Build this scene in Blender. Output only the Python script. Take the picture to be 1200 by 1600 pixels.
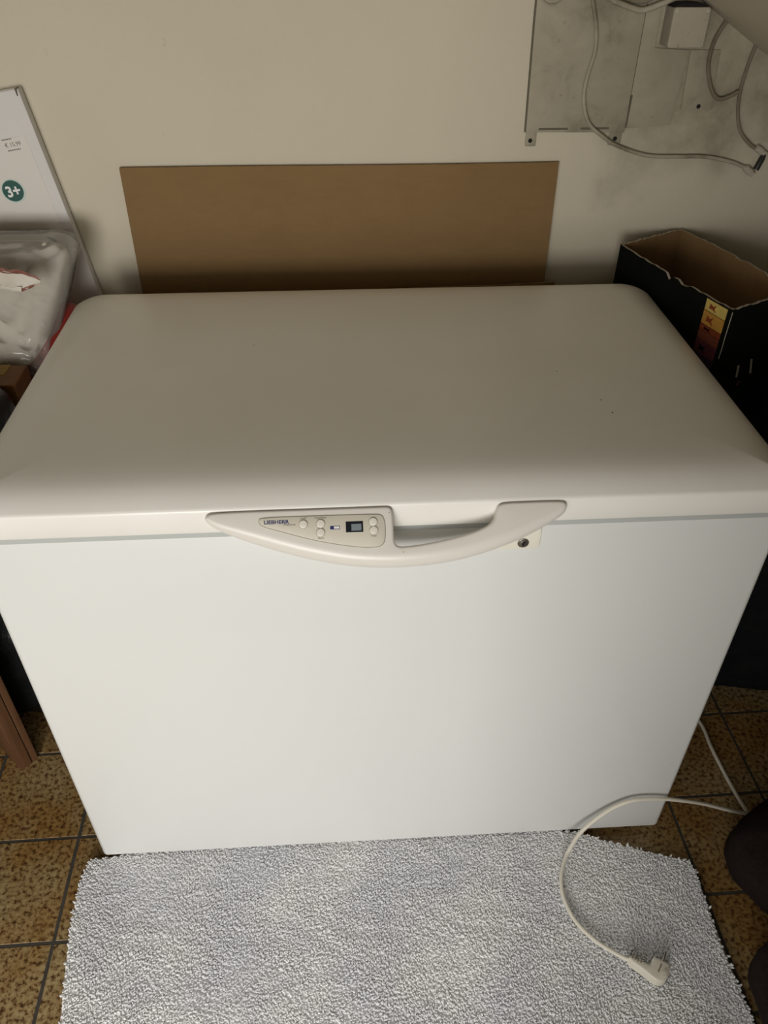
import bpy, bmesh, math, random
import numpy as np
from mathutils import Vector, Matrix, noise

for o in list(bpy.data.objects):
    bpy.data.objects.remove(o, do_unlink=True)
scene = bpy.context.scene
COL = scene.collection
random.seed(7)

# ------------------------------------------------------------------ camera
def make_camera():
    pos = Vector((0.510, -0.8252, 1.5334))
    yaw, pitch, roll = 0.0609, 0.6733, 0.0032
    fpx = 1222.6
    f = Vector((math.sin(yaw) * math.cos(pitch), math.cos(yaw) * math.cos(pitch), -math.sin(pitch)))
    r = Vector((math.cos(yaw), -math.sin(yaw), 0))
    u = r.cross(f)
    r2 = r * math.cos(roll) + u * math.sin(roll)
    u2 = u * math.cos(roll) - r * math.sin(roll)
    cam = bpy.data.cameras.new('camera')
    cam.sensor_fit = 'HORIZONTAL'
    cam.sensor_width = 36.0
    cam.lens = 36.0 * fpx / 1200.0
    cam.clip_start = 0.02
    ob = bpy.data.objects.new('camera', cam)
    m = Matrix((r2, u2, -f)).transposed().to_4x4()
    m.translation = pos
    ob.matrix_world = m
    COL.objects.link(ob)
    scene.camera = ob
make_camera()

# ------------------------------------------------------------------ world, daylight, exposure
world = bpy.data.worlds.new('world')
scene.world = world
world.use_nodes = True
bg = world.node_tree.nodes['Background']
bg.inputs['Color'].default_value = (1.0, 0.965, 0.91, 1)
bg.inputs['Strength'].default_value = 1.76

def area_light(name, loc, target, sx, sy, power, color):
    l = bpy.data.lights.new(name, 'AREA')
    l.shape = 'RECTANGLE'; l.size = sx; l.size_y = sy
    l.energy = power; l.color = color
    o = bpy.data.objects.new(name, l)
    o.location = loc
    d = Vector(target) - Vector(loc)
    o.rotation_euler = d.to_track_quat('-Z', 'Y').to_euler()
    COL.objects.link(o)
    return o
# daylight of the glazed door in the room behind the photographer
area_light('daylight', (-0.10, -3.2, 1.15), (0.05, 0.0, 0.80), 1.5, 1.1, 60, (1.0, 0.978, 0.945))
# the open doorway as a sampling portal for the sky beyond it
portal = area_light('doorway_portal', (0.04, -1.28, 0.83), (0.04, 0.0, 0.83), 1.28, 1.66, 1, (1, 1, 1))
portal.data.cycles.is_portal = True

scene.view_settings.view_transform = 'Standard'
scene.view_settings.look = 'None'
scene.view_settings.gamma = 1.0
scene.view_settings.use_curve_mapping = False
scene.view_settings.exposure = 0.0

# ------------------------------------------------------------------ materials
def srgb(r, g, b):
    def c(v):
        v /= 255.0
        return v / 12.92 if v <= 0.04045 else ((v + 0.055) / 1.055) ** 2.4
    return (c(r), c(g), c(b), 1)

class Mat:
    def __init__(self, name, color=(0.8, 0.8, 0.8, 1), rough=0.6, metal=0.0, spec=0.5, coat=0.0, coat_rough=0.1):
        self.m = bpy.data.materials.new(name)
        self.m.use_nodes = True
        self.t = self.m.node_tree
        self.b = self.t.nodes['Principled BSDF']
        self.b.inputs['Base Color'].default_value = color
        self.b.inputs['Roughness'].default_value = rough
        self.b.inputs['Metallic'].default_value = metal
        self.b.inputs['Specular IOR Level'].default_value = spec
        self.b.inputs['Coat Weight'].default_value = coat
        self.b.inputs['Coat Roughness'].default_value = coat_rough
    def node(self, kind, **kw):
        n = self.t.nodes.new(kind)
        for k, v in kw.items():
            setattr(n, k, v)
        return n
    def link(self, a, b):
        self.t.links.new(a, b)
    def pos(self):
        g = self.node('ShaderNodeNewGeometry')
        return g.outputs['Position']
    def objco(self):
        g = self.node('ShaderNodeTexCoord')
        return g.outputs['Object']
    def noise(self, co, scale, detail=3, rough=0.55, dist=0.0):
        n = self.node('ShaderNodeTexNoise')
        n.inputs['Scale'].default_value = scale
        n.inputs['Detail'].default_value = detail
        n.inputs['Roughness'].default_value = rough
        n.inputs['Distortion'].default_value = dist
        self.link(co, n.inputs['Vector'])
        return n.outputs['Fac']
    def ramp(self, fac, stops):
        n = self.node('ShaderNodeValToRGB')
        els = n.color_ramp.elements
        while len(els) < len(stops):
            els.new(0.5)
        for e, (p, c) in zip(els, stops):
            e.position = p; e.color = c
        self.link(fac, n.inputs['Fac'])
        return n.outputs['Color']
    def mix(self, fac, a, b, mode='MIX'):
        n = self.node('ShaderNodeMix', data_type='RGBA', blend_type=mode)
        for sock, v in ((n.inputs[0], fac), (n.inputs[6], a), (n.inputs[7], b)):
            if isinstance(v, (int, float)):
                sock.default_value = v
            elif isinstance(v, tuple):
                sock.default_value = v
            else:
                self.link(v, sock)
        return n.outputs[2]
    def math(self, op, a, b=None, clamp=False):
        n = self.node('ShaderNodeMath', operation=op, use_clamp=clamp)
        for i, v in enumerate((a, b)):
            if v is None: continue
            if isinstance(v, (int, float)): n.inputs[i].default_value = v
            else: self.link(v, n.inputs[i])
        return n.outputs[0]
    def maprange(self, v, a, b, c=0.0, d=1.0):
        n = self.node('ShaderNodeMapRange', interpolation_type='SMOOTHSTEP')
        self.link(v, n.inputs[0])
        for i, x in enumerate((a, b, c, d)): n.inputs[1 + i].default_value = x
        return n.outputs[0]
    def scaled(self, co, sx, sy, sz):
        n = self.node('ShaderNodeMapping')
        n.inputs['Scale'].default_value = (sx, sy, sz)
        self.link(co, n.inputs['Vector'])
        return n.outputs[0]
    def color(self, out):
        self.link(out, self.b.inputs['Base Color']); return self
    def bump(self, h, strength=0.3, dist=0.002):
        n = self.node('ShaderNodeBump')
        n.inputs['Strength'].default_value = strength
        n.inputs['Distance'].default_value = dist
        self.link(h, n.inputs['Height'])
        self.link(n.outputs[0], self.b.inputs['Normal'])
        return self

def mottled(name, c1, c2, scale, rough, bump=0.0, bdist=0.002, spec=0.4, obj=True, detail=4):
    m = Mat(name, c1, rough, spec=spec)
    co = m.objco() if obj else m.pos()
    n = m.noise(co, scale, detail)
    m.color(m.ramp(n, [(0.3, c1), (0.7, c2)]))
    if bump:
        m.bump(m.noise(co, scale * 3, 5), bump, bdist)
    return m.m

def build_materials():
    M = {}
    # cream painted wall, dusty and grey around the cable entry under the slope
    m = Mat('cream_wall_paint', rough=0.85, spec=0.2)
    P = m.pos()
    base = m.ramp(m.noise(P, 2.2, 4), [(0.3, (0.60, 0.545, 0.425, 1)), (0.7, (0.64, 0.585, 0.46, 1))])
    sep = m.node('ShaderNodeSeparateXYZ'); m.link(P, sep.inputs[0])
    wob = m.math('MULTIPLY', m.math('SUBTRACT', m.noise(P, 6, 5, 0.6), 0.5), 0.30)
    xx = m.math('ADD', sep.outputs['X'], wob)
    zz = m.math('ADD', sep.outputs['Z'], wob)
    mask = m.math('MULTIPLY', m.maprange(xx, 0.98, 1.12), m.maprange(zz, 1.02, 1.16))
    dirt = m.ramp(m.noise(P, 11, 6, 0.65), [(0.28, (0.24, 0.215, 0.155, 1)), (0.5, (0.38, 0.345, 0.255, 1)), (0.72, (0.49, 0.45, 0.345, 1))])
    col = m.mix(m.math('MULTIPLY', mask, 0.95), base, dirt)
    # faint rubbed marks
    sp = m.maprange(m.noise(P, 26, 3, 0.5), 0.74, 0.78)
    col = m.mix(m.math('MULTIPLY', sp, 0.25), col, (0.30, 0.26, 0.22, 1))
    m.color(col)
    m.bump(m.noise(P, 60, 5), 0.25, 0.003)
    M['wall'] = m.m
    m = Mat('ceiling_paint', rough=0.85, spec=0.2)
    P = m.pos()
    m.color(m.ramp(m.noise(P, 3, 4), [(0.3, (0.58, 0.52, 0.41, 1)), (0.7, (0.63, 0.57, 0.46, 1))]))
    m.bump(m.noise(P, 40, 4), 0.2, 0.003)
    M['ceiling'] = m.m
    # tiles: olive brown glaze with dark brown leopard blotches
    m = Mat('blotched_tile_glaze', rough=0.38, spec=0.5)
    P = m.pos()
    n1 = m.noise(P, 120, 3, 0.6, 0.15)
    n2 = m.noise(P, 7, 3)
    c = m.ramp(n1, [(0.34, (0.060, 0.028, 0.010, 1)), (0.43, (0.190, 0.115, 0.046, 1)), (0.50, (0.315, 0.225, 0.102, 1)), (0.66, (0.41, 0.315, 0.160, 1))])
    c2 = m.mix(m.maprange(n2, 0.35, 0.65), c, (0.80, 0.62, 0.40, 1), 'MULTIPLY')
    m.color(c2)
    m.bump(m.noise(P, 120, 4), 0.25, 0.001)
    M['tile'] = m.m
    M['grout'] = mottled('dark_grout', (0.045, 0.040, 0.032, 1), (0.070, 0.062, 0.050, 1), 40, 0.9, 0.3, obj=False)
    # freezer
    m = Mat('white_enamel', (0.735, 0.742, 0.72, 1), 0.34, spec=0.5, coat=0.25, coat_rough=0.12)
    P = m.objco()
    m.bump(m.noise(P, 350, 2), 0.04, 0.0006)
    M['enamel'] = m.m
    m = Mat('white_lid_enamel', (0.80, 0.785, 0.74, 1), 0.36, spec=0.5, coat=0.2, coat_rough=0.15)
    P = m.objco()
    m.color(m.ramp(m.noise(P, 5, 5), [(0.35, (0.83, 0.81, 0.75, 1)), (0.65, (0.86, 0.84, 0.785, 1))]))
    m.bump(m.noise(P, 300, 2), 0.05, 0.0006)
    M['lid'] = m.m
    M['handle'] = Mat('warm_white_plastic', (0.74, 0.705, 0.64, 1), 0.32, spec=0.5).m
    M['panel'] = Mat('beige_panel_plastic', (0.64, 0.595, 0.50, 1), 0.42).m
    M['groove_shade'] = Mat('panel_groove_shade', (0.34, 0.31, 0.25, 1), 0.7).m  # darker tone stands for the shadow in the groove
    M['button'] = Mat('cream_button', (0.76, 0.72, 0.63, 1), 0.35).m
    M['gasket'] = Mat('grey_gasket', (0.46, 0.48, 0.46, 1), 0.6).m
    M['lcd_black'] = Mat('display_black', (0.012, 0.015, 0.02, 1), 0.2).m
    M['lcd_grey'] = Mat('display_grey', (0.22, 0.25, 0.27, 1), 0.25).m
    M['ink_blue'] = Mat('ink_blue', (0.012, 0.018, 0.12, 1), 0.5).m
    M['ink_grey'] = Mat('ink_grey', (0.16, 0.14, 0.12, 1), 0.6).m
    M['white_print'] = Mat('white_print', (0.8, 0.8, 0.78, 1), 0.5).m
    M['lock_metal'] = Mat('lock_metal', (0.30, 0.28, 0.25, 1), 0.35, metal=0.9).m
    M['dark'] = Mat('dark_void', (0.006, 0.005, 0.004, 1), 0.8).m
    M['lock_plate'] = Mat('cream_lock_plate', (0.80, 0.77, 0.66, 1), 0.35).m
    M['speck'] = Mat('dirt_speck', (0.10, 0.075, 0.05, 1), 0.9).m
    M['foot'] = Mat('grey_foot_plastic', (0.10, 0.10, 0.10, 1), 0.6).m
    M['cable_white'] = Mat('cream_cable_plastic', (0.74, 0.70, 0.60, 1), 0.4).m
    M['pin'] = Mat('pin_metal', (0.45, 0.42, 0.38, 1), 0.3, metal=1.0).m
    M['slot'] = Mat('plug_recess', (0.25, 0.21, 0.15, 1), 0.7).m
    # cardboard
    m = Mat('brown_cardboard', rough=0.85, spec=0.2)
    co = m.objco()
    fine = m.noise(m.scaled(co, 3, 3, 10), 8, 4)
    big = m.noise(co, 4, 4)
    c = m.ramp(fine, [(0.3, (0.228, 0.140, 0.060, 1)), (0.7, (0.242, 0.151, 0.066, 1))])
    c = m.mix(m.maprange(big, 0.4, 0.65), c, (0.95, 0.95, 0.94, 1), 'MULTIPLY')
    m.color(c); m.bump(fine, 0.10, 0.001)
    M['cardboard'] = m.m
    M['cardboard_edge'] = mottled('cardboard_edge', (0.20, 0.13, 0.07, 1), (0.33, 0.23, 0.13, 1), 90, 0.9)
    M['cardboard_in'] = mottled('box_inside_cardboard', (0.20, 0.115, 0.045, 1), (0.25, 0.15, 0.065, 1), 14, 0.9)
    M['box_black'] = mottled('black_printed_card', (0.0035, 0.0045, 0.0035, 1), (0.006, 0.0065, 0.005, 1), 30, 0.8, spec=0.08)
    M['torn_edge'] = mottled('torn_paper_edge', (0.30, 0.27, 0.22, 1), (0.50, 0.45, 0.37, 1), 120, 0.9)
    for n, c in dict(yellow=(0.62, 0.47, 0.13), amber=(0.52, 0.27, 0.05), rust=(0.25, 0.05, 0.02), brick=(0.20, 0.055, 0.03), plum=(0.14, 0.03, 0.05), violet=(0.04, 0.015, 0.05)).items():
        M['p_' + n] = mottled('print_' + n, c + (1,), tuple(v * 0.8 for v in c) + (1,), 60, 0.5)
    # toy carton
    m = Mat('white_carton', rough=0.5, spec=0.4)
    co = m.objco()
    m.color(m.ramp(m.noise(co, 5, 4), [(0.3, (0.60, 0.575, 0.545, 1)), (0.7, (0.65, 0.625, 0.595, 1))]))
    M['carton'] = m.m
    M['label'] = Mat('white_label_paper', (0.70, 0.66, 0.60, 1), 0.6).m
    M['sticker_green'] = Mat('sticker_green', (0.003, 0.075, 0.055, 1), 0.5).m
    M['sticker_rim'] = Mat('sticker_rim', (0.55, 0.64, 0.58, 1), 0.4).m
    # bag film
    m = Mat('clear_bag_film', (0.80, 0.78, 0.72, 1), 0.10, spec=0.9)
    m.bump(m.noise(m.objco(), 20, 3), 0.40, 0.008)
    bn = m.b.inputs['Normal'].links[0].from_socket
    tr = m.node('ShaderNodeBsdfTransparent'); gl = m.node('ShaderNodeBsdfGlossy'); gl.inputs['Roughness'].default_value = 0.13
    m.link(bn, gl.inputs['Normal'])
    fr = m.node('ShaderNodeFresnel'); fr.inputs['IOR'].default_value = 1.45; m.link(bn, fr.inputs['Normal'])
    m1 = m.node('ShaderNodeMixShader'); m1.inputs[0].default_value = 0.22
    m.link(tr.outputs[0], m1.inputs[1]); m.link(m.b.outputs[0], m1.inputs[2])
    m2 = m.node('ShaderNodeMixShader'); m.link(fr.outputs[0], m2.inputs[0])
    m.link(m1.outputs[0], m2.inputs[1]); m.link(gl.outputs[0], m2.inputs[2])
    m.link(m2.outputs[0], m.t.nodes['Material Output'].inputs['Surface'])
    M['film'] = m.m
    M['bag_white'] = mottled('white_padding', (0.62, 0.57, 0.48, 1), (0.68, 0.63, 0.54, 1), 6, 0.8, 0.2, 0.004)
    M['paper'] = mottled('torn_white_paper', (0.66, 0.61, 0.53, 1), (0.72, 0.68, 0.60, 1), 30, 0.85)
    M['paper_red'] = mottled('torn_red_edge', (0.20, 0.07, 0.05, 1), (0.34, 0.16, 0.12, 1), 80, 0.9)
    M['red'] = mottled('red_plastic', (0.20, 0.014, 0.012, 1), (0.27, 0.022, 0.018, 1), 9, 0.42, 0.25, 0.004)
    m = Mat('black_plastic', (0.008, 0.009, 0.009, 1), 0.30, spec=0.35)
    m.bump(m.noise(m.objco(), 30, 5, 0.6), 0.6, 0.006)
    M['black_film'] = m.m
    M['black_cloth'] = mottled('black_cloth', (0.006, 0.007, 0.009, 1), (0.011, 0.012, 0.012, 1), 30, 0.9, 0.3, spec=0.1)
    M['brown_cloth'] = mottled('dark_brown_cloth', (0.013, 0.0085, 0.008, 1), (0.021, 0.014, 0.012, 1), 160, 0.95, 0.4, 0.001, spec=0.1)
    M['brown_leather'] = mottled('brown_leather', (0.07, 0.026, 0.010, 1), (0.11, 0.042, 0.016, 1), 20, 0.7, 0.2)
    M['orange_card_shaded'] = mottled('shaded_orange_print', (0.13, 0.045, 0.010, 1), (0.18, 0.075, 0.013, 1), 25, 0.6)  # shade of the bag above is darkened into the carton's orange
    M['yellow_card_shaded'] = mottled('shaded_yellow_print', (0.22, 0.13, 0.015, 1), (0.26, 0.16, 0.02, 1), 25, 0.6)  # yellow print with the same shade put into its colour
    # wood
    m = Mat('reddish_brown_wood', rough=0.5, spec=0.35)
    co = m.objco()
    g = m.noise(m.scaled(co, 60, 60, 3), 1.5, 6, 0.6, 0.6)
    m.color(m.ramp(g, [(0.3, (0.070, 0.030, 0.013, 1)), (0.5, (0.108, 0.050, 0.022, 1)), (0.7, (0.135, 0.066, 0.031, 1))]))
    m.bump(g, 0.15, 0.001)
    M['wood'] = m.m
    # rug
    m = Mat('grey_pile_yarn', rough=0.95, spec=0.1)
    P = m.pos()
    n1 = m.noise(P, 240, 2)
    n2 = m.noise(P, 5, 4)
    c = m.ramp(n1, [(0.25, (0.84, 0.84, 0.845, 1)), (0.75, (0.93, 0.93, 0.925, 1))])
    c = m.mix(m.maprange(n2, 0.40, 0.65), c, (0.88, 0.89, 0.92, 1), 'MULTIPLY')
    sp = m.maprange(m.noise(P, 130, 1), 0.79, 0.82)
    c = m.mix(m.math('MULTIPLY', sp, 0.7), c, (0.10, 0.095, 0.09, 1))
    m.color(c)
    M['pile'] = m.m
    M['rug_back'] = mottled('rug_backing', (0.74, 0.74, 0.76, 1), (0.82, 0.82, 0.84, 1), 60, 0.95)
    # wall hardware
    def dusty(name, a, b, dark):
        m = Mat(name, rough=0.8, spec=0.25)
        P = m.pos()
        n = m.noise(P, 9, 6, 0.62, 0.4)
        c = m.ramp(n, [(0.27, dark), (0.45, a), (0.7, b)])
        fl = m.maprange(m.noise(P, 75, 3), 0.66, 0.72)
        c = m.mix(m.math('MULTIPLY', fl, 0.4), c, (0.20, 0.18, 0.14, 1))
        m.color(c); m.bump(m.noise(P, 90, 4), 0.2, 0.001)
        return m.m
    M['plate'] = dusty('dusty_grey_plate_paint', (0.37, 0.335, 0.250, 1), (0.44, 0.40, 0.305, 1), (0.22, 0.20, 0.145, 1))
    M['jbox'] = dusty('dusty_junction_box_plastic', (0.44, 0.395, 0.31, 1), (0.50, 0.45, 0.36, 1), (0.32, 0.29, 0.22, 1))
    M['jbox_side'] = dusty('darker_dusty_side_plastic', (0.30, 0.275, 0.22, 1), (0.34, 0.31, 0.25, 1), (0.24, 0.22, 0.17, 1))  # darker copy of the lid plastic, for the box sides
    M['cable_old'] = dusty('dusty_old_cable', (0.36, 0.32, 0.24, 1), (0.50, 0.46, 0.37, 1), (0.16, 0.14, 0.095, 1))
    M['cable_dark'] = dusty('grimy_dark_cable', (0.20, 0.175, 0.12, 1), (0.27, 0.24, 0.18, 1), (0.10, 0.085, 0.05, 1))
    M['connector'] = Mat('pale_connector_plastic', (0.52, 0.47, 0.38, 1), 0.5).m
    M['connector_dark'] = Mat('dark_connector_barrel', (0.035, 0.033, 0.028, 1), 0.4, metal=0.3).m
    M['slot_dark'] = Mat('slot_dark_tone', (0.14, 0.125, 0.09, 1), 0.9).m  # dark tone for slots, slits and edge lines
    return M
M = build_materials()

# ------------------------------------------------------------------ helpers
def mesh_obj(name, verts, faces, mats, parent=None, smooth=None, fmats=None):
    me = bpy.data.meshes.new(name)
    me.from_pydata([tuple(v) for v in verts], [], faces)
    if not isinstance(mats, (list, tuple)): mats = [mats]
    for mt in mats: me.materials.append(M[mt])
    if fmats: me.polygons.foreach_set('material_index', fmats)
    bm = bmesh.new(); bm.from_mesh(me)
    bmesh.ops.recalc_face_normals(bm, faces=bm.faces)
    bm.to_mesh(me); bm.free()
    if smooth is not None:
        me.polygons.foreach_set('use_smooth', [True] * len(me.polygons))
        me.set_sharp_from_angle(angle=math.radians(smooth))
    me.update()
    o = bpy.data.objects.new(name, me)
    COL.objects.link(o)
    if parent is not None: o.parent = parent
    return o

def tag(o, label, cat, group=None):
    o['label'] = label; o['category'] = cat
    if group: o['group'] = group
    return o

def thing(name, label, cat, loc=(0, 0, 0), group=None):
    o = bpy.data.objects.new(name, None)
    o.empty_display_size = 0.05
    COL.objects.link(o)
    tag(o, label, cat, group)
    o['base'] = loc
    return o

def rebase(root, loc):
    """put the Empty at the thing's base, leaving its parts where they stand"""
    root.location = loc
    off = Vector(loc)
    for c in root.children:
        c.location = c.location - off

def struct(o):
    o['kind'] = 'structure'; return o

BOXF = [(0, 1, 2, 3), (7, 6, 5, 4), (0, 4, 5, 1), (1, 5, 6, 2), (2, 6, 7, 3), (3, 7, 4, 0)]
def box_verts(x0, x1, y0, y1, z0, z1):
    return [(x0, y0, z0), (x1, y0, z0), (x1, y1, z0), (x0, y1, z0), (x0, y0, z1), (x1, y0, z1), (x1, y1, z1), (x0, y1, z1)]

def bevel_box(name, x0, x1, y0, y1, z0, z1, mat, r=0.003, seg=2, parent=None):
    bm = bmesh.new()
    vs = [bm.verts.new(v) for v in box_verts(x0, x1, y0, y1, z0, z1)]
    for f in BOXF: bm.faces.new([vs[i] for i in f])
    bmesh.ops.recalc_face_normals(bm, faces=bm.faces)
    if r: bmesh.ops.bevel(bm, geom=list(bm.edges), offset=r, segments=seg, profile=0.5, affect='EDGES')
    me = bpy.data.meshes.new(name); bm.to_mesh(me); bm.free()
    me.materials.append(M[mat])
    me.polygons.foreach_set('use_smooth', [True] * len(me.polygons))
    me.set_sharp_from_angle(angle=math.radians(40))
    o = bpy.data.objects.new(name, me); COL.objects.link(o)
    if parent is not None: o.parent = parent
    return o

def chaikin(pts, n=2):
    pts = [np.array(p, float) for p in pts]
    for _ in range(n):
        out = []
        for i in range(len(pts)):
            a, b = pts[i], pts[(i + 1) % len(pts)]
            out.append(a * 0.75 + b * 0.25); out.append(a * 0.25 + b * 0.75)
        pts = out
    return pts

def area2(pts):
    return 0.5 * sum(pts[i][0] * pts[(i + 1) % len(pts)][1] - pts[(i + 1) % len(pts)][0] * pts[i][1] for i in range(len(pts)))

def inward_normals(pts):
    n = len(pts); s = 1 if area2(pts) > 0 else -1
    out = []
    for i in range(n):
        a, b = np.array(pts[i - 1][:2]), np.array(pts[(i + 1) % n][:2])
        t = b - a; L = np.hypot(*t) or 1
        out.append(np.array((-t[1], t[0])) / L * s)
    return out

def slab(name, outline, radii, h0, h1, frame, mat, parent=None, seg=5, smooth=35):
    """outline (u,v) swept from h0 to h1 along the frame's normal, the h1 rim rounded by radii[i]"""
    nn = inward_normals(outline); n = len(outline)
    O, U, V, N = [np.array(a, float) for a in frame]
    rings = []
    rings.append([(p[0], p[1], h0) for p in outline])
    for k in range(seg + 1):
        a = (math.pi / 2) * k / seg
        ring = []
        for p, q, r in zip(outline, nn, radii):
            ins = r * (1 - math.cos(a)); h = h1 - r + r * math.sin(a)
            ring.append((p[0] + q[0] * ins, p[1] + q[1] * ins, h))
        rings.append(ring)
    verts = [O + U * u + V * v + N * h for ring in rings for (u, v, h) in ring]
    faces = []
    for k in range(len(rings) - 1):
        for i in range(n):
            j = (i + 1) % n
            faces.append((k * n + i, k * n + j, (k + 1) * n + j, (k + 1) * n + i))
    top = (len(rings) - 1) * n
    bm = bmesh.new()
    bv = [bm.verts.new(v) for v in verts]
    for f in faces: bm.faces.new([bv[i] for i in f])
    for base in (0, top):
        es = []
        for i in range(n):
            e = bm.edges.get((bv[base + i], bv[base + (i + 1) % n]))
            es.append(e)
        bmesh.ops.triangle_fill(bm, edges=es, use_beauty=True, use_dissolve=False)
    bmesh.ops.recalc_face_normals(bm, faces=bm.faces)
    me = bpy.data.meshes.new(name); bm.to_mesh(me); bm.free()
    me.materials.append(M[mat])
    me.polygons.foreach_set('use_smooth', [True] * len(me.polygons))
    me.set_sharp_from_angle(angle=math.radians(smooth))
    o = bpy.data.objects.new(name, me); COL.objects.link(o)
    if parent is not None: o.parent = parent
    return o

def disc_outline(cu, cv, r, n=24, ry=None):
    ry = ry or r
    return [(cu + r * math.cos(2 * math.pi * i / n), cv + ry * math.sin(2 * math.pi * i / n)) for i in range(n)]

def rect_outline(u0, u1, v0, v1, r=0.0, n=4):
    if r <= 0: return [(u0, v0), (u1, v0), (u1, v1), (u0, v1)]
    out = []
    for cu, cv, a0 in ((u1 - r, v1 - r, 0), (u0 + r, v1 - r, 90), (u0 + r, v0 + r, 180), (u1 - r, v0 + r, 270)):
        for k in range(n + 1):
            a = math.radians(a0 + 90 * k / n)
            out.append((cu + r * math.cos(a), cv + r * math.sin(a)))
    return out

def catmull(pts, sub=8):
    P = [Vector(p) for p in pts]
    P = [P[0] * 2 - P[1]] + P + [P[-1] * 2 - P[-2]]
    out = []
    for i in range(1, len(P) - 2):
        a, b, c, d = P[i - 1], P[i], P[i + 1], P[i + 2]
        for k in range(sub):
            t = k / sub
            out.append(0.5 * ((2 * b) + (c - a) * t + (2 * a - 5 * b + 4 * c - d) * t * t + (3 * b - a - 3 * c + d) * t ** 3))
    out.append(P[-2])
    return out

def tube(name, pts, r, mat, parent=None, sides=10, sub=8, smooth_path=True):
    path = catmull(pts, sub) if smooth_path else [Vector(p) for p in pts]
    T = [(path[min(i + 1, len(path) - 1)] - path[max(i - 1, 0)]).normalized() for i in range(len(path))]
    nrm = T[0].orthogonal().normalized()
    verts, faces = [], []
    for i, (p, t) in enumerate(zip(path, T)):
        nrm = (nrm - t * nrm.dot(t)).normalized()
        bn = t.cross(nrm)
        rr = r[min(i, len(r) - 1)] if isinstance(r, list) else r
        for k in range(sides):
            a = 2 * math.pi * k / sides
            verts.append(p + (nrm * math.cos(a) + bn * math.sin(a)) * rr)
    for i in range(len(path) - 1):
        for k in range(sides):
            j = (k + 1) % sides
            faces.append((i * sides + k, i * sides + j, (i + 1) * sides + j, (i + 1) * sides + k))
    faces.append(tuple(range(sides))); faces.append(tuple(range((len(path) - 1) * sides, len(path) * sides)))
    return mesh_obj(name, verts, faces, mat, parent, smooth=50)

def spow(v, e):
    return math.copysign(abs(v) ** e, v)

def blob(name, center, half, mat, parent=None, e1=0.5, e2=0.5, amp=0.01, scale=8.0, rot=None, nu=56, nv=36, seed=0.0, shape=None, ridged=0.0):
    """soft rounded bundle: superellipsoid with crumpled relief"""
    R = rot or Matrix.Identity(3)
    C = Vector(center); H = Vector(half)
    verts = []
    for j in range(nv + 1):
        ph = -math.pi / 2 + math.pi * j / nv
        for i in range(nu):
            th = 2 * math.pi * i / nu
            d = Vector((spow(math.cos(ph), e1) * spow(math.cos(th), e2), spow(math.cos(ph), e1) * spow(math.sin(th), e2), spow(math.sin(ph), e1)))
            p = Vector((d.x * H.x, d.y * H.y, d.z * H.z))
            if shape: p = shape(p, d)
            q = p * scale + Vector((seed, seed * 1.7, seed * 0.3))
            w = noise.fractal(q, 1.0, 2.1, 4)
            if ridged:
                w = w * (1 - ridged) + ridged * (0.6 - 2.2 * abs(noise.noise(q * 1.6)))
            dn = Vector((d.x / H.x, d.y / H.y, d.z / H.z)).normalized()
            verts.append(C + R @ (p + dn * amp * w))
    faces = []
    for j in range(nv):
        for i in range(nu):
            k = (i + 1) % nu
            faces.append((j * nu + i, j * nu + k, (j + 1) * nu + k, (j + 1) * nu + i))
    o = mesh_obj(name, verts, faces, mat, parent)
    bm = bmesh.new(); bm.from_mesh(o.data)
    bmesh.ops.remove_doubles(bm, verts=bm.verts, dist=1e-5)
    bmesh.ops.recalc_face_normals(bm, faces=bm.faces)
    bm.to_mesh(o.data); bm.free()
    o.data.polygons.foreach_set('use_smooth', [True] * len(o.data.polygons))
    return o

def text(name, body, size, frame, u, v, mat, parent, bold=0.0, xs=1.0, h=0.0, shear=0.0, thick=0.0002, align='LEFT'):
    """lettering as real thin geometry; frame = (O, U, Vup, N)"""
    cu = bpy.data.curves.new(name, 'FONT')
    cu.body = body; cu.size = size; cu.offset = bold; cu.shear = shear
    cu.extrude = thick; cu.align_x = align
    cu.resolution_u = 3
    tmp = bpy.data.objects.new(name + '_curve', cu)
    COL.objects.link(tmp)
    bpy.context.view_layer.update()
    dg = bpy.context.evaluated_depsgraph_get()
    me = bpy.data.meshes.new_from_object(tmp.evaluated_get(dg))
    bpy.data.objects.remove(tmp, do_unlink=True)
    O, U, V, N = [Vector(a) for a in frame]
    for vt in me.vertices:
        x, y, z = vt.co
        vt.co = O + U * (u + x * xs) + V * (v + y) + N * (h + z)
    me.materials.clear(); me.materials.append(M[mat])
    o = bpy.data.objects.new(name, me); COL.objects.link(o)
    o.parent = parent
    return o

# ------------------------------------------------------------------ the setting
YW = 0.865                       # back wall
YF = -1.15                       # unseen wall, its doorway placed to shape the light
XL, XR = -1.25, 2.05
def slope_z(x):                  # underside of the stairs, falling to the right
    return 1.372 - 0.586 * (x - 1.199)

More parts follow.
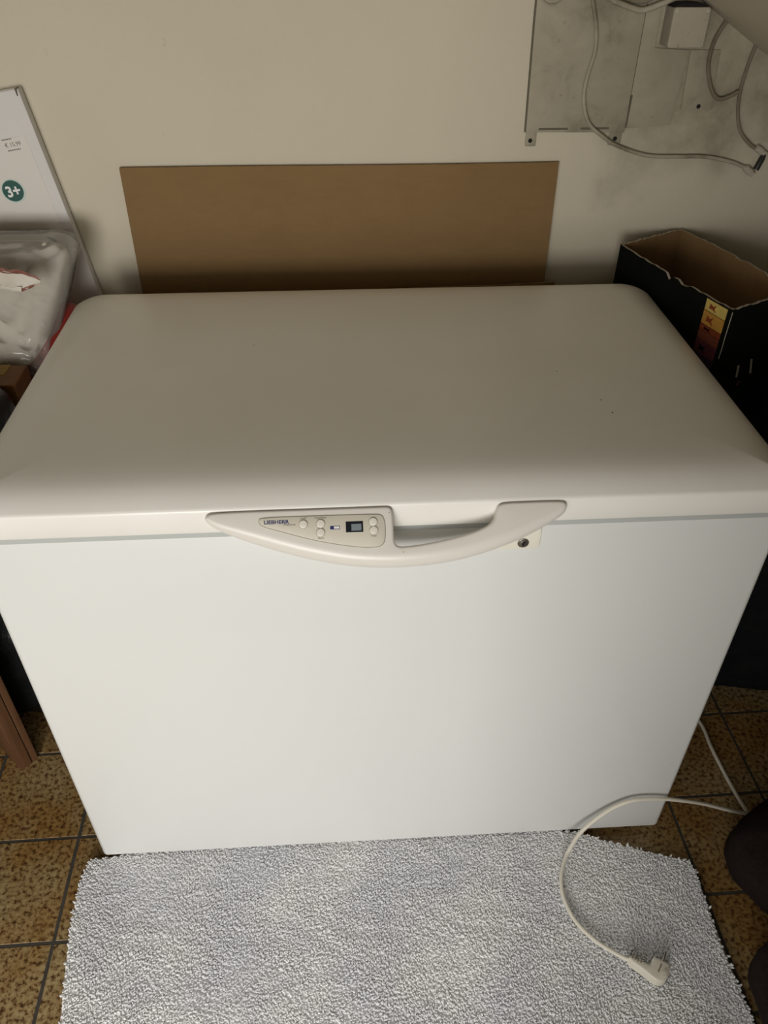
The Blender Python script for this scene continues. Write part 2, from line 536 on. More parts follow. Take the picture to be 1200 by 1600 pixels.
def build_setting():
    struct(mesh_obj('wall_back', box_verts(XL - 0.1, XR + 0.1, YW, YW + 0.12, -0.06, 2.5), BOXF, 'wall'))
    struct(mesh_obj('wall_left', box_verts(XL - 0.1, XL, YF - 0.12, YW, -0.06, 2.5), BOXF, 'wall'))
    struct(mesh_obj('wall_right', box_verts(XR, XR + 0.1, YF - 0.12, YW, -0.06, 2.5), BOXF, 'wall'))
    # unseen wall, its doorway shaped for the light: piers and lintel in one piece
    v, f = [], []
    for b in ((XL, -0.60, YF - 0.12, YF, -0.06, 2.5), (0.68, XR, YF - 0.12, YF, -0.06, 2.5), (-0.60, 0.68, YF - 0.12, YF, 1.66, 2.5)):
        k = len(v); v += box_verts(*b); f += [tuple(i + k for i in q) for q in BOXF]
    struct(mesh_obj('wall_front', v, f, 'wall'))
    xa = 1.199 - (2.35 - 1.372) / 0.586
    struct(mesh_obj('ceiling', box_verts(XL, XR, YF, YW, 2.35, 2.45), BOXF, 'ceiling'))
    v = []
    for y in (-0.15, YW):              # a stair flight about a metre wide along the back wall
        v += [(xa + 0.30, y, 2.35 - 0.1758), (XR, y, slope_z(XR)), (XR, y, slope_z(XR) + 0.20), (xa + 0.30, y, 2.35)]
    struct(mesh_obj('trim_1', v, [(0, 1, 2, 3), (7, 6, 5, 4), (0, 4, 5, 1), (1, 5, 6, 2), (2, 6, 7, 3), (3, 7, 4, 0)], 'ceiling'))
    # floor: grout bed with single tiles set in it
    fl = struct(mesh_obj('floor', box_verts(-3.0, 3.0, -3.6, YW, -0.06, -0.0010), BOXF, 'grout'))
    pitch, ang = 0.2073, 0.014
    half = (pitch - 0.0065) / 2
    bm = bmesh.new()
    vs = [bm.verts.new(p) for p in box_verts(-half, half, -half, half, -0.012, 0.0)]
    for q in BOXF: bm.faces.new([vs[i] for i in q])
    bmesh.ops.recalc_face_normals(bm, faces=bm.faces)
    top = [e for e in bm.edges if all(abs(w.co.z) < 1e-6 for w in e.verts)]
    bmesh.ops.bevel(bm, geom=top, offset=0.0006, segments=1, affect='EDGES')
    me = bpy.data.meshes.new('tile'); bm.to_mesh(me); bm.free()
    me.materials.append(M['tile'])
    ox, oy = -0.0650, 0.0545           # a grout crossing
    ca, sa = math.cos(ang), math.sin(ang)
    for i in range(-6, 11):
        for j in range(-6, 5):
            a, b = (i + 0.5) * pitch, (j + 0.5) * pitch
            x, y = ox + a * ca - b * sa, oy + a * sa + b * ca
            if not (XL + 0.11 < x < XR - 0.11 and YF + 0.10 < y < YW - 0.11): continue
            t = bpy.data.objects.new('tile', me)
            t.location = (x, y, random.uniform(-0.0004, 0.0))
            t.rotation_euler = (0, 0, ang + random.uniform(-0.003, 0.003))
            t.parent = fl
            COL.objects.link(t)
build_setting()

# ------------------------------------------------------------------ chest freezer
W, D = 1.13, 0.68
def rr_plan(x0, x1, y0, y1, rf, rb, n=8):
    out = []
    for cx, cy, a0, r in ((x1 - rb, y1 - rb, 0, rb), (x0 + rb, y1 - rb, 90, rb), (x0 + rf, y0 + rf, 180, rf), (x1 - rf, y0 + rf, 270, rf)):
        for k in range(n + 1):
            a = math.radians(a0 + 90 * k / n)
            out.append((cx + r * math.cos(a), cy + r * math.sin(a)))
    return out

def ring_solid(name, rings, mat, parent, smooth=38):
    n = len(rings[0]); verts = [v for r in rings for v in r]; faces = []
    for k in range(len(rings) - 1):
        for i in range(n):
            j = (i + 1) % n
            faces.append((k * n + i, k * n + j, (k + 1) * n + j, (k + 1) * n + i))
    faces.append(tuple(range((len(rings) - 1) * n, len(rings) * n)))
    faces.append(tuple(reversed(range(n))))
    return mesh_obj(name, verts, faces, mat, parent, smooth=smooth)

def plan_solid(name, plan, profile, mat, parent, smooth=30, cap_bottom=True):
    """stack of inset plan outlines: profile = [(inset, z), ...]"""
    nn = inward_normals(plan); n = len(plan)
    verts = []
    for ins, z in profile:
        for p, q in zip(plan, nn):
            verts.append((p[0] + q[0] * ins, p[1] + q[1] * ins, z))
    faces = []
    for k in range(len(profile) - 1):
        for i in range(n):
            j = (i + 1) % n
            faces.append((k * n + i, k * n + j, (k + 1) * n + j, (k + 1) * n + i))
    faces.append(tuple(range((len(profile) - 1) * n, len(profile) * n)))
    if cap_bottom: faces.append(tuple(reversed(range(n))))
    return mesh_obj(name, verts, faces, mat, parent, smooth=smooth)

def build_freezer():
    fz = thing('chest_freezer', 'large white chest freezer with a curved handle, standing against the wall', 'freezer')
    body = plan_solid('body', rr_plan(0, W, 0, D, 0.010, 0.012, 5),
               [(0.004, 0.020), (0.001, 0.0215), (0, 0.025), (0, 0.8385), (0.0015, 0.842), (0.005, 0.8435)], 'enamel', fz)
    plan_solid('gasket', rr_plan(-0.001, W + 0.001, -0.0025, D - 0.004, 0.010, 0.012, 5),
               [(0, 0.8425), (0, 0.8560)], 'gasket', fz)
    lid_profile = [(0.012, 0.8560), (0.0035, 0.8550), (0.0008, 0.8542), (0, 0.8555), (0, 0.8895), (0.0012, 0.8925), (0.004, 0.8945), (0.010, 0.8985),
                (0.018, 0.9030), (0.027, 0.9070), (0.037, 0.9102), (0.049, 0.9126), (0.064, 0.9142), (0.085, 0.9152), (0.13, 0.9158), (0.22, 0.9160)]
    lid = ring_solid('lid', [[(x, y, z) for x, y in rr_plan(-0.006 + i, W + 0.005 - i, -0.0075 + i, 0.700 - i, max(0.022 - i * 0.6, 0.004), max(0.050 - i * 0.6, 0.004), 10)] for i, z in lid_profile], 'lid', fz)
    for x in (0.07, W - 0.07):
        for y in (0.07, D - 0.07):
            plan_solid('foot', disc_outline(x, y, 0.022, 14), [(0, 0.0), (0, 0.0205)], 'foot', fz)
    # hinges at the back
    for x in (0.20, W - 0.20):
        bevel_box('hinge', x - 0.03, x + 0.03, D - 0.003, D + 0.022, 0.70, 0.88, 'foot', 0.004, 2, fz)
    # specks of dirt on the lid
    for x, y, r in ((0.908, 0.206, 0.0012), (0.915, 0.168, 0.0012), (0.861, 0.30, 0.0009), (0.36, 0.42, 0.0009)):
        plan_solid('speck', disc_outline(x, y, r, 8), [(0, 0.9152), (0, 0.9164)], 'speck', lid)
    # --- handle, sloping forward and down from the lid's rim
    s = math.sqrt(0.5)
    frame = ((0, -0.012, 0.892), (1, 0, 0), (0, -s, -s), (0, -s, s))
    pts = [(0.3225, 0.0096, .006), (0.3245, 0.0025, .005), (0.336, -0.0010, .004), (0.475, -0.0010, .004), (0.555, -0.0012, .004), (0.5665, -0.0010, .004), (0.5705, 0.0040, .004),
           (0.5712, 0.0200, .004), (0.5712, 0.0370, .004), (0.5716, 0.0470, .004), (0.5760, 0.0530, .004), (0.590, 0.0527, .004), (0.6084, 0.051, .004), (0.6427, 0.0455, .004), (0.6772, 0.0374, .004),
           (0.6960, 0.0300, .004), (0.7060, 0.0225, .004), (0.7095, 0.0110, .004), (0.7130, 0.0020, .004), (0.7220, -0.0008, .004), (0.7500, -0.0010, .004), (0.7915, -0.0010, .004), (0.8035, 0.0000, .005), (0.8070, 0.0068, .007),
           (0.8025, 0.0170, .010), (0.7808, 0.030, .014), (0.7453, 0.0475, .017), (0.7102, 0.0599, .018), (0.6755, 0.0696, .018), (0.6412, 0.0759, .018), (0.5986, 0.0798, .018), (0.5564, 0.0798, .018),
           (0.5145, 0.0764, .018), (0.4729, 0.0682, .018), (0.4314, 0.0573, .018), (0.3901, 0.0433, .017), (0.3571, 0.0305, .013), (0.3350, 0.0200, .009)]
    pp = chaikin(pts, 2)
    handle = slab('handle', [(p[0], p[1]) for p in pp], [p[2] for p in pp], -0.0195, 0.0, frame, 'handle', fz, seg=7, smooth=45)
    handle['label'] = 'curved off-white handle with control panel'
    # control panel
    pan = [(0.3941, 0.013), (0.3970, 0.0088), (0.470, 0.0090), (0.5470, 0.0092), (0.5565, 0.0105), (0.5595, 0.0190), (0.5598, 0.030), (0.5590, 0.0440), (0.5545, 0.0512), (0.5400, 0.0525), (0.5238, 0.0513), (0.4904, 0.0458), (0.457, 0.0379), (0.4238, 0.0274), (0.3975, 0.0195)]
    pn = [tuple(p) for p in chaikin(pan, 2)]
    q = inward_normals(pn)
    big = [(p[0] - n[0] * 0.0011, p[1] - n[1] * 0.0011) for p, n in zip(pn, q)]
    pnl = slab('control_panel', pn, [0.0005] * len(pn), -0.001, 0.0012, frame, 'panel', handle, seg=2)
    slab('panel_groove_shade', big, [0.0001] * len(big), -0.001, 0.0003, frame, 'groove_shade', handle, seg=1)  # dark rim painted in for the groove's shadow
    for (u, v) in ((0.4525, 0.0191), (0.4752, 0.0191), (0.4749, 0.0309), (0.5444, 0.0190), (0.5449, 0.0303)):
        slab('button', disc_outline(u, v, 0.0057, 20), [0.0016] * 20, 0.0008, 0.0030, frame, 'button', handle, seg=4)
        slab('button_ring', disc_outline(u, v, 0.0063, 20), [0.0001] * 20, 0.0008, 0.0014, frame, 'groove_shade', handle, seg=1)
    slab('display', rect_outline(0.5081, 0.5310, 0.0177, 0.0321), [0.0002] * 4, 0.0008, 0.0016, frame, 'lcd_black', handle, seg=1)
    slab('display_window', rect_outline(0.5155, 0.5286, 0.0212, 0.0301), [0.0001] * 4, 0.0012, 0.0018, frame, 'lcd_grey', handle, seg=1)
    slab('indicator', rect_outline(0.4875, 0.5003, 0.0229, 0.0274), [0.0001] * 4, 0.0008, 0.0015, frame, 'ink_blue', handle, seg=1)
    slab('indicator_field', rect_outline(0.4925, 0.4996, 0.0236, 0.0267), [0.0001] * 4, 0.0012, 0.0017, frame, 'white_print', handle, seg=1)
    tf = (frame[0], frame[1], (0, s, s), frame[3])
    text('brand_lettering', 'LIEBHERR', 0.0068, tf, 0.4008, -0.0176, 'ink_blue', handle, bold=0.00016, xs=1.14, h=0.0013)
    text('lettering', 'Premium', 0.0038, tf, 0.4262, -0.0205, 'ink_grey', handle, xs=1.15, h=0.0013, shear=0.3)
    text('lettering', 'on/off', 0.0034, tf, 0.4525, -0.0125, 'ink_grey', handle, h=0.0013, align='CENTER')
    text('lettering', 'SuperFrost', 0.0034, tf, 0.4750, -0.0125, 'ink_grey', handle, h=0.0013, align='CENTER')
    text('lettering', 'Alarm', 0.0034, tf, 0.4750, -0.0395, 'ink_grey', handle, h=0.0013, align='CENTER')
    text('lettering', 'Timer', 0.0034, tf, 0.5445, -0.0390, 'ink_grey', handle, h=0.0013, align='CENTER')
    slab('pin_mark', disc_outline(0.5661, 0.0078, 0.0008, 8), [0.0001] * 8, -0.001, 0.0002, frame, 'slot', handle, seg=1)
    slab('pin_mark', disc_outline(0.583, 0.0605, 0.0008, 8), [0.0001] * 8, -0.002, 0.0002, frame, 'slot', handle, seg=1)
    # --- lock on the body
    ff = ((0, 0, 0), (1, 0, 0), (0, 0, 1), (0, -1, 0))
    lo = rect_outline(0.722, 0.7815, 0.7995, 0.838, 0.006)
    lp = slab('lock_plate', lo, [0.0012] * len(lo), -0.002, 0.0022, ff, 'lock_plate', fz, seg=3)
    slab('lock_cylinder', disc_outline(0.757, 0.8115, 0.0082, 28), [0.0012] * 28, 0.0, 0.0040, ff, 'lock_metal', lp, seg=3)
    slab('lock_core', disc_outline(0.757, 0.8115, 0.0050, 22), [0.0008] * 22, 0.003, 0.0046, ff, 'lock_metal', lp, seg=2)
    slab('keyhole', [(0.7558, 0.8070), (0.7582, 0.8070), (0.7590, 0.8120), (0.7600, 0.8155), (0.7560, 0.8155), (0.7545, 0.8110)], [0.0001] * 6, 0.004, 0.0049, ff, 'dark', lp, seg=1)
    rebase(fz, (W / 2, D / 2, 0))
    return fz
build_freezer()

# ------------------------------------------------------------------ power cord
def build_cord():
    c = thing('power_cord', 'white power cord with angled plug, looping over the grey rug', 'power cord')
    path = [(1.145, 0.62, 0.006), (1.20, 0.50, 0.005), (1.290, 0.36, 0.005), (1.320, 0.254, 0.005), (1.320, 0.192, 0.005), (1.323, 0.126, 0.0055), (1.326, 0.063, 0.010), (1.329, 0.022, 0.0155)]
    arc = [(1.329, 0.0165, 0.0165), (1.280, 0.012, 0.043), (1.211, 0.004, 0.087), (1.160, -0.005, 0.118), (1.115, -0.010, 0.137), (1.075, -0.012, 0.144), (1.043, -0.013, 0.141), (1.015, -0.014, 0.124),
           (0.992, -0.017, 0.103), (0.969, -0.023, 0.080), (0.950, -0.031, 0.060), (0.933, -0.046, 0.042), (0.921, -0.060, 0.030), (0.903, -0.097, 0.026), (0.899, -0.140, 0.025), (0.911, -0.182, 0.025),
           (0.938, -0.218, 0.026), (0.971, -0.245, 0.029), (0.992, -0.258, 0.031)]
    full = catmull(path, 6)[:-1] + [Vector(path[-1])] + catmull(arc, 6)
    tube('cable', full, 0.0041, 'cable_white', c, sides=10, smooth_path=False)
    # plug: neck along e, body, pins leaving sideways
    O = Vector((0.986, -0.255, 0.031))
    e = Vector((0.0405, -0.0270, 0.0)).normalized()
    k = Vector((-e.y, e.x, 0))          # towards the pins (up and right in the picture)
    fr = (O, e, k, (0, 0, 1))
    out = [(0.000, -0.0050), (0.000, 0.0050), (0.018, 0.0062), (0.034, 0.0070), (0.0365, 0.0075), (0.0375, 0.0235), (0.040, 0.0255), (0.067, 0.0255), (0.069, 0.0235), (0.0695, 0.002), (0.064, -0.0090), (0.055, -0.0130), (0.048, -0.0132), (0.030, -0.0085)]
    out = [tuple(x) for x in chaikin(out, 1)]
    pl = slab('plug', out, [0.004] * len(out), -0.011, 0.0105, fr, 'cable_white', c, seg=4)
    out2 = [(0.047, 0.0135), (0.069, 0.0135), (0.069, 0.0235), (0.047, 0.0235)]
    slab('face_ridge', [(0.056, -0.008), (0.066, 0.000), (0.066, 0.012), (0.0605, 0.013), (0.056, 0.004)], [0.0012] * 5, 0.008, 0.0125, fr, 'cable_white', pl, seg=2)
    slab('side_groove', [(0.0505, 0.002), (0.0530, 0.001), (0.0545, 0.018), (0.0520, 0.018)], [0.0001] * 4, 0.009, 0.0108, fr, 'slot', pl, seg=1)
    for u in (0.0055, 0.0105, 0.0155, 0.0205):
        slab('strain_relief_slot', rect_outline(u - 0.0011, u + 0.0011, 0.0005, 0.0075), [0.0001] * 4, 0.004, 0.0108, fr, 'slot', pl, seg=1)
    for h in (-0.0052, 0.0060):
        a = O + e * 0.0545 + k * 0.0245 + Vector((0, 0, h))
        b = a + k * 0.0200
        tube('pin', [a, b - k * 0.0015, b], [0.0023, 0.0023, 0.0012], 'pin', pl, sides=10, smooth_path=False)
    rebase(c, (1.0, -0.15, 0.02))
build_cord()

# ------------------------------------------------------------------ rug
RUG = [(-0.022, -0.004), (0.030, 0.004), (0.10, 0.012), (0.30, 0.030), (0.60, 0.036), (0.82, 0.024), (0.946, 0.004), (1.030, -0.029), (1.110, -0.056), (1.160, -0.070), (1.173, -0.084), (1.176, -0.115), (1.172, -0.19), (1.174, -0.28), (1.178, -0.363), (1.181, -0.50), (1.183, -0.62),
       (0.8, -0.625), (0.4, -0.625), (0.008, -0.62), (0.000, -0.45), (-0.006, -0.32), (-0.018, -0.24), (-0.027, -0.19), (-0.032, -0.12), (-0.033, -0.0755), (-0.031, -0.03), (-0.028, -0.012)]
def build_rug():
    rg = thing('rug', 'light grey shaggy rug on the tiled floor in front of the freezer', 'rug')
    pl = [tuple(p) for p in chaikin(RUG, 1)]
    fr = ((0, 0, 0), (1, 0, 0), (0, 1, 0), (0, 0, 1))
    slab('backing', pl, [0.003] * len(pl), 0.0004, 0.0132, fr, 'rug_back', rg, seg=2)
    # pile: crinkled yarn tufts, far too many to count
    rng = np.random.default_rng(11)
    P = np.array(pl)
    s = 0.0034
    gx, gy = np.meshgrid(np.arange(-0.05, 1.21, s), np.arange(-0.63, 0.05, s))
    pts = np.stack([gx.ravel(), gy.ravel()], 1)
    pts[:, 0] += (np.round((pts[:, 1] + 1) / s) % 2) * s * 0.5
    pts += rng.normal(0, 0.0009, pts.shape)
    x, y = pts[:, 0], pts[:, 1]
    ins = np.zeros(len(pts), bool)
    for i in range(len(P)):
        a, b = P[i], P[(i + 1) % len(P)]
        c = ((a[1] > y) != (b[1] > y)) & (x < (b[0] - a[0]) * (y - a[1]) / (b[1] - a[1] + 1e-12) + a[0])
        ins ^= c
    pts = pts[ins]; n = len(pts)
    # lean follows slow swirls of the pile, plus its own jitter
    sw = 2.2 * np.sin(pts[:, 0] * 9 + 1.3) + 1.7 * np.cos(pts[:, 1] * 13 + pts[:, 0] * 5) + 0.9 * np.sin(pts[:, 0] * 41 + pts[:, 1] * 33)
    ang = sw + rng.normal(0, 0.9, n)
    lean = 0.0030 + 0.0035 * rng.random(n)
    dirx, diry = np.cos(ang), np.sin(ang)
    wave = np.sin(pts[:, 0] * 60 + 3 * np.sin(pts[:, 1] * 37)) * np.sin(pts[:, 1] * 71 + 2 * np.sin(pts[:, 0] * 29))
    ht = 0.0108 + 0.0014 * rng.random(n) + 0.0009 * wave
    ht = np.where(pts[:, 1] > -0.012, np.minimum(ht, 0.0112), ht)
    rad = 0.0019 + 0.0008 * rng.random(n)
    tw = rng.random(n) * math.tau
    levels = [(0.35, 0.95, 0.0), (0.78, 1.15, 0.6), (1.0, 0.65, 1.0)]
    K = 4
    V = np.zeros((n, len(levels) * K + 1, 3))
    for li, (hz, rs, lf) in enumerate(levels):
        cx = pts[:, 0] + dirx * lean * lf; cy = pts[:, 1] + diry * lean * lf
        for k in range(K):
            a = tw + math.tau * k / K + li * 0.35
            V[:, li * K + k, 0] = cx + np.cos(a) * rad * rs
            V[:, li * K + k, 1] = cy + np.sin(a) * rad * rs
            V[:, li * K + k, 2] = 0.0055 + ht * hz
    V[:, -1, 0] = pts[:, 0] + dirx * lean * 1.08; V[:, -1, 1] = pts[:, 1] + diry * lean * 1.08; V[:, -1, 2] = 0.0055 + ht * 1.04
    F = []
    for li in range(len(levels) - 1):
        for k in range(K):
            j = (k + 1) % K
            a, b, c, d = li * K + k, li * K + j, (li + 1) * K + j, (li + 1) * K + k
            F += [(a, b, c), (a, c, d)]
    t = (len(levels) - 1) * K
    for k in range(K): F.append((t + k, t + (k + 1) % K, len(levels) * K))
    F = np.array(F)
    nv = V.shape[1]
    allF = (F[None] + (np.arange(n) * nv)[:, None, None]).reshape(-1, 3).astype(np.int32)
    me = bpy.data.meshes.new('pile')
    me.vertices.add(n * nv); me.vertices.foreach_set('co', V.reshape(-1).astype(np.float32))
    nf = len(allF)
    me.loops.add(nf * 3); me.loops.foreach_set('vertex_index', allF.reshape(-1))
    me.polygons.add(nf); me.polygons.foreach_set('loop_start', np.arange(nf, dtype=np.int32) * 3)
    me.polygons.foreach_set('use_smooth', np.ones(nf, bool))
    me.update(calc_edges=True)
    me.materials.append(M['pile'])
    o = bpy.data.objects.new('pile', me); COL.objects.link(o); o.parent = rg
    o['kind'] = 'stuff'
    rebase(rg, (0.57, -0.38, 0))
build_rug()

# ------------------------------------------------------------------ cardboard behind the freezer
def sheet(name, corners, thick, mats, label, cat):
    """upright sheet from four front corners, with a little bow, thickness to +y"""
    nx, nz = 24, 6
    a, b, c, d = [Vector(p) for p in corners]      # bottom-left, bottom-right, top-right, top-left
    verts = []
    for side in (0, 1):
        for j in range(nz + 1):
            for i in range(nx + 1):
                u, v = i / nx, j / nz
                p = (a * (1 - u) + b * u) * (1 - v) + (d * (1 - u) + c * u) * v
                p.y += -0.002 * math.sin(u * 3.1) * math.sin(v * 3.1) + (0.0008 * math.sin(u * 40) if j == nz else 0)
                if j == nz: p.z += 0.0012 * math.sin(u * 5 + 1)
                if side: p.y += thick
                verts.append(p)
    n = (nx + 1) * (nz + 1)
    faces, fm = [], []
    for side in (0, 1):
        for j in range(nz):
            for i in range(nx):
                q = side * n + j * (nx + 1) + i
                faces.append((q, q + 1, q + nx + 2, q + nx + 1)); fm.append(0)
    def edge(l):
        for p, q in zip(l, l[1:]):
            faces.append((p, q, q + n, p + n)); fm.append(1)
    edge([i for i in range(nx + 1)]); edge([nz * (nx + 1) + i for i in range(nx + 1)])
    edge([j * (nx + 1) for j in range(nz + 1)]); edge([j * (nx + 1) + nx for j in range(nz + 1)])
    o = mesh_obj(name, verts, faces, mats, None, fmats=fm)
    return tag(o, label, cat)
sheet('cardboard_sheet', [(0.083, 0.800, 0.0), (0.965, 0.800, 0.0), (0.970, 0.853, 1.0945), (0.080, 0.853, 1.0935)], 0.006, ['cardboard', 'cardboard_edge'],
      'wide brown cardboard sheet standing behind the freezer against the wall', 'cardboard')
sheet('cardboard_offcut', [(0.62, 0.775, 0.0), (0.990, 0.775, 0.0), (0.9895, 0.826, 0.850), (0.62, 0.826, 0.840)], 0.005, ['cardboard', 'cardboard_edge'],
      'low cardboard offcut peeking out behind the lid, in front of the wide cardboard sheet', 'cardboard')

# ------------------------------------------------------------------ wall hardware in the upper right
WF = ((0, YW, 0), (1, 0, 0), (0, 0, 1), (0, -1, 0))      # wall frame: u = x, v = z, h = towards the room

def wall_slab(name, outline, h0, h1, mat, parent, r=0.0006, seg=2):
    return slab(name, outline, [r] * len(outline), h0, h1, WF, mat, parent, seg=seg)

def screw(x, z, parent, h=0.004):
    wall_slab('screw', disc_outline(x, z, 0.0042, 12), 0.0, h, 'dark', parent, 0.001)

def build_wall_hardware():
    p = thing('cover_plate', 'dusty grey painted cover plate screwed to the upper right of the wall', 'cover plate')
    wall_slab('plate', [(0.896, 1.150), (1.097, 1.148), (1.097, 1.240), (1.0975, 1.420), (1.0975, 1.60), (0.889, 1.60), (0.891, 1.34)], -0.001, 0.006, 'plate', p, 0.0012)
    for x0, x1 in ((0.897, 0.919), (1.068, 1.094)):
        wall_slab('tab', rect_outline(x0, x1, 1.123, 1.156, 0.003), -0.001, 0.003, 'plate', p)
    screw(0.907, 1.134, p, 0.0048); screw(1.081, 1.136, p, 0.0048)
    for x0, x1 in ((0.921, 0.980), (1.006, 1.064)):
        wall_slab('slot', rect_outline(x0, x1, 1.1540, 1.1580), 0.004, 0.0064, 'slot_dark', p, 0.0001, 1)
    wall_slab('edge_line', [(0.893, 1.150), (0.8965, 1.150), (0.8915, 1.340), (0.8895, 1.60), (0.886, 1.60), (0.888, 1.34)], -0.001, 0.0045, 'slot_dark', p, 0.0003, 1)
    rebase(p, (0.993, YW, 1.12))
    p = thing('metal_sheet', 'grey overlapping metal sheet right of the cover plate, under the sloping ceiling', 'metal sheet')
    wall_slab('sheet', [(1.0985, 1.155), (1.190, 1.160), (1.196, 1.292), (1.128, 1.296), (1.126, 1.408), (1.0990, 1.420)], -0.001, 0.004, 'plate', p, 0.0008)
    wall_slab('fold', [(1.0965, 1.157), (1.0995, 1.157), (1.1005, 1.215), (1.0980, 1.215)], 0.003, 0.0070, 'slot_dark', p, 0.0002, 1)
    rebase(p, (1.145, YW, 1.155))
    p = thing('mounting_bracket', 'flat grey bracket with one screw below the junction box', 'bracket')
    wall_slab('plate', [(1.205, 1.189), (1.268, 1.188), (1.262, 1.240), (1.258, 1.292), (1.199, 1.292)], -0.001, 0.0045, 'plate', p, 0.001)
    screw(1.239, 1.194, p, 0.006)
    rebase(p, (1.235, YW, 1.19))
    # junction box
    j = thing('junction_box', 'square dusty junction box tucked under the sloping ceiling', 'junction box')
    o = rect_outline(1.136, 1.2045, 1.301, 1.366, 0.004)
    wall_slab('body', o, -0.001, 0.041, 'jbox_side', j, 0.0005)
    lid = wall_slab('lid', rect_outline(1.1362, 1.2043, 1.3012, 1.3655, 0.005), 0.041, 0.046, 'jbox', j, 0.0018, 3)
    for x, z in ((1.1425, 1.3595), (1.1985, 1.3595)):
        wall_slab('lid_screw', disc_outline(x, z, 0.003, 10), 0.044, 0.0475, 'connector', lid, 0.0006)
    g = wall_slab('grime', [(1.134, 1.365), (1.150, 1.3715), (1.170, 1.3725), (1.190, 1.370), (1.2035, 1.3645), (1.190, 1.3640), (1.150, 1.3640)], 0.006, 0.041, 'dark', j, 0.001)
    rebase(j, (1.17, YW, 1.30))
    y = YW - 0.008
    def cable(name, label, pts, r, mat, yy=None):
        P = [(a, (yy or y) + 0.002 * math.sin(7 * i), b) for i, (a, b) in enumerate(pts)]
        return P
    # long aerial cable ending in a connector
    c = thing('aerial_cable', 'long dusty cable hanging in an S-curve across the cover plate', 'cable')
    pts = [(0.980, 1.46), (0.988, 1.393), (0.992, 1.373), (1.005, 1.333), (1.010, 1.292), (1.002, 1.249), (1.002, 1.210), (1.018, 1.169), (1.051, 1.143), (1.088, 1.123), (1.152, 1.104), (1.220, 1.101), (1.274, 1.100), (1.331, 1.090), (1.369, 1.077)]
    tube('cable', [(a, YW - (0.0135 if b > 1.14 and a < 1.09 else 0.0075), b) for a, b in pts], 0.0038, 'cable_old', c, sides=8)
    d = Vector((0.020, 0, -0.013)).normalized()
    a0 = Vector((1.365, YW - 0.009, 1.079))
    pg = tube('connector', [a0, a0 + d * 0.004, a0 + d * 0.005, a0 + d * 0.019, a0 + d * 0.020, a0 + d * 0.027], [0.0048, 0.0048, 0.0075, 0.0075, 0.006, 0.006], 'connector', c, sides=12, smooth_path=False)
    pg['label'] = 'pale plastic connector'
    rebase(c, (1.10, YW, 1.10))
    c = thing('branch_cable', 'grimy dark cable dropping from the slope to the connector', 'cable')
    pts = [(1.326, 1.312), (1.322, 1.297), (1.317, 1.263), (1.315, 1.224), (1.321, 1.184), (1.337, 1.148), (1.364, 1.123), (1.383, 1.113)]
    tube('cable', [(a, YW - 0.0078, b) for a, b in pts], 0.0036, 'cable_dark', c, sides=8)
    d = Vector((0.022, 0, -0.012)).normalized(); a0 = Vector((1.378, YW - 0.010, 1.117))
    tube('connector', [a0, a0 + d * 0.001, a0 + d * 0.016, a0 + d * 0.017, a0 + d * 0.030], [0.0045, 0.0068, 0.0068, 0.0055, 0.0055], 'connector', c, sides=12, smooth_path=False)
    b0 = Vector((1.4005, YW - 0.010, 1.1065)); d2 = Vector((-0.012, 0, -0.040)).normalized()
    tube('barrel', [b0, b0 + d2 * 0.010, b0 + d2 * 0.011, b0 + d2 * 0.034], [0.0055, 0.0055, 0.0062, 0.0062], 'connector_dark', c, sides=12, smooth_path=False)
    rebase(c, (1.34, YW, 1.11))
    c = thing('loop_cable', 'grimy dark cable looping in a U right of the junction box', 'cable')
    pts = [(1.258, 1.348), (1.251, 1.337), (1.238, 1.306), (1.237, 1.269), (1.249, 1.236), (1.264, 1.214), (1.278, 1.208), (1.296, 1.213), (1.3105, 1.221)]
    tube('cable', [(a, YW - 0.0105, b) for a, b in pts], 0.0040, 'cable_dark', c, sides=8)
    rebase(c, (1.27, YW, 1.21))
    c = thing('sagging_cable', 'thick old cable sagging at the top edge left of the junction box', 'cable')
    pts = [(0.985, 1.43), (0.996, 1.398), (1.008, 1.383), (1.028, 1.371), (1.066, 1.359), (1.085, 1.356), (1.108, 1.362), (1.136, 1.374), (1.145, 1.392)]
    tube('cable', [(a, YW - 0.022, b + 0.003) for a, b in pts], 0.0052, 'cable_old', c, sides=8)
    rebase(c, (1.07, YW, 1.35))
    c = thing('coiled_cable', 'dark cable curled behind the sagging cable at the top edge', 'cable')
    pts = [(1.02, 1.43), (1.040, 1.388), (1.064, 1.374), (1.090, 1.373), (1.112, 1.384), (1.122, 1.402)]
    tube('cable', [(a, YW - 0.0135, b) for a, b in pts], 0.0046, 'cable_dark', c, sides=8)
    rebase(c, (1.07, YW, 1.37))
    c = thing('grommet', 'faint grey ring on the cover plate at the top edge', 'grommet')
    tube('ring', [(0.917 + 0.022 * math.cos(t), YW - 0.0095, 1.386 + 0.020 * math.sin(t)) for t in [math.tau * k / 20 for k in range(21)]], 0.0016, 'plate', c, sides=6, sub=1)
    rebase(c, (0.917, YW - 0.009, 1.366))
build_wall_hardware()

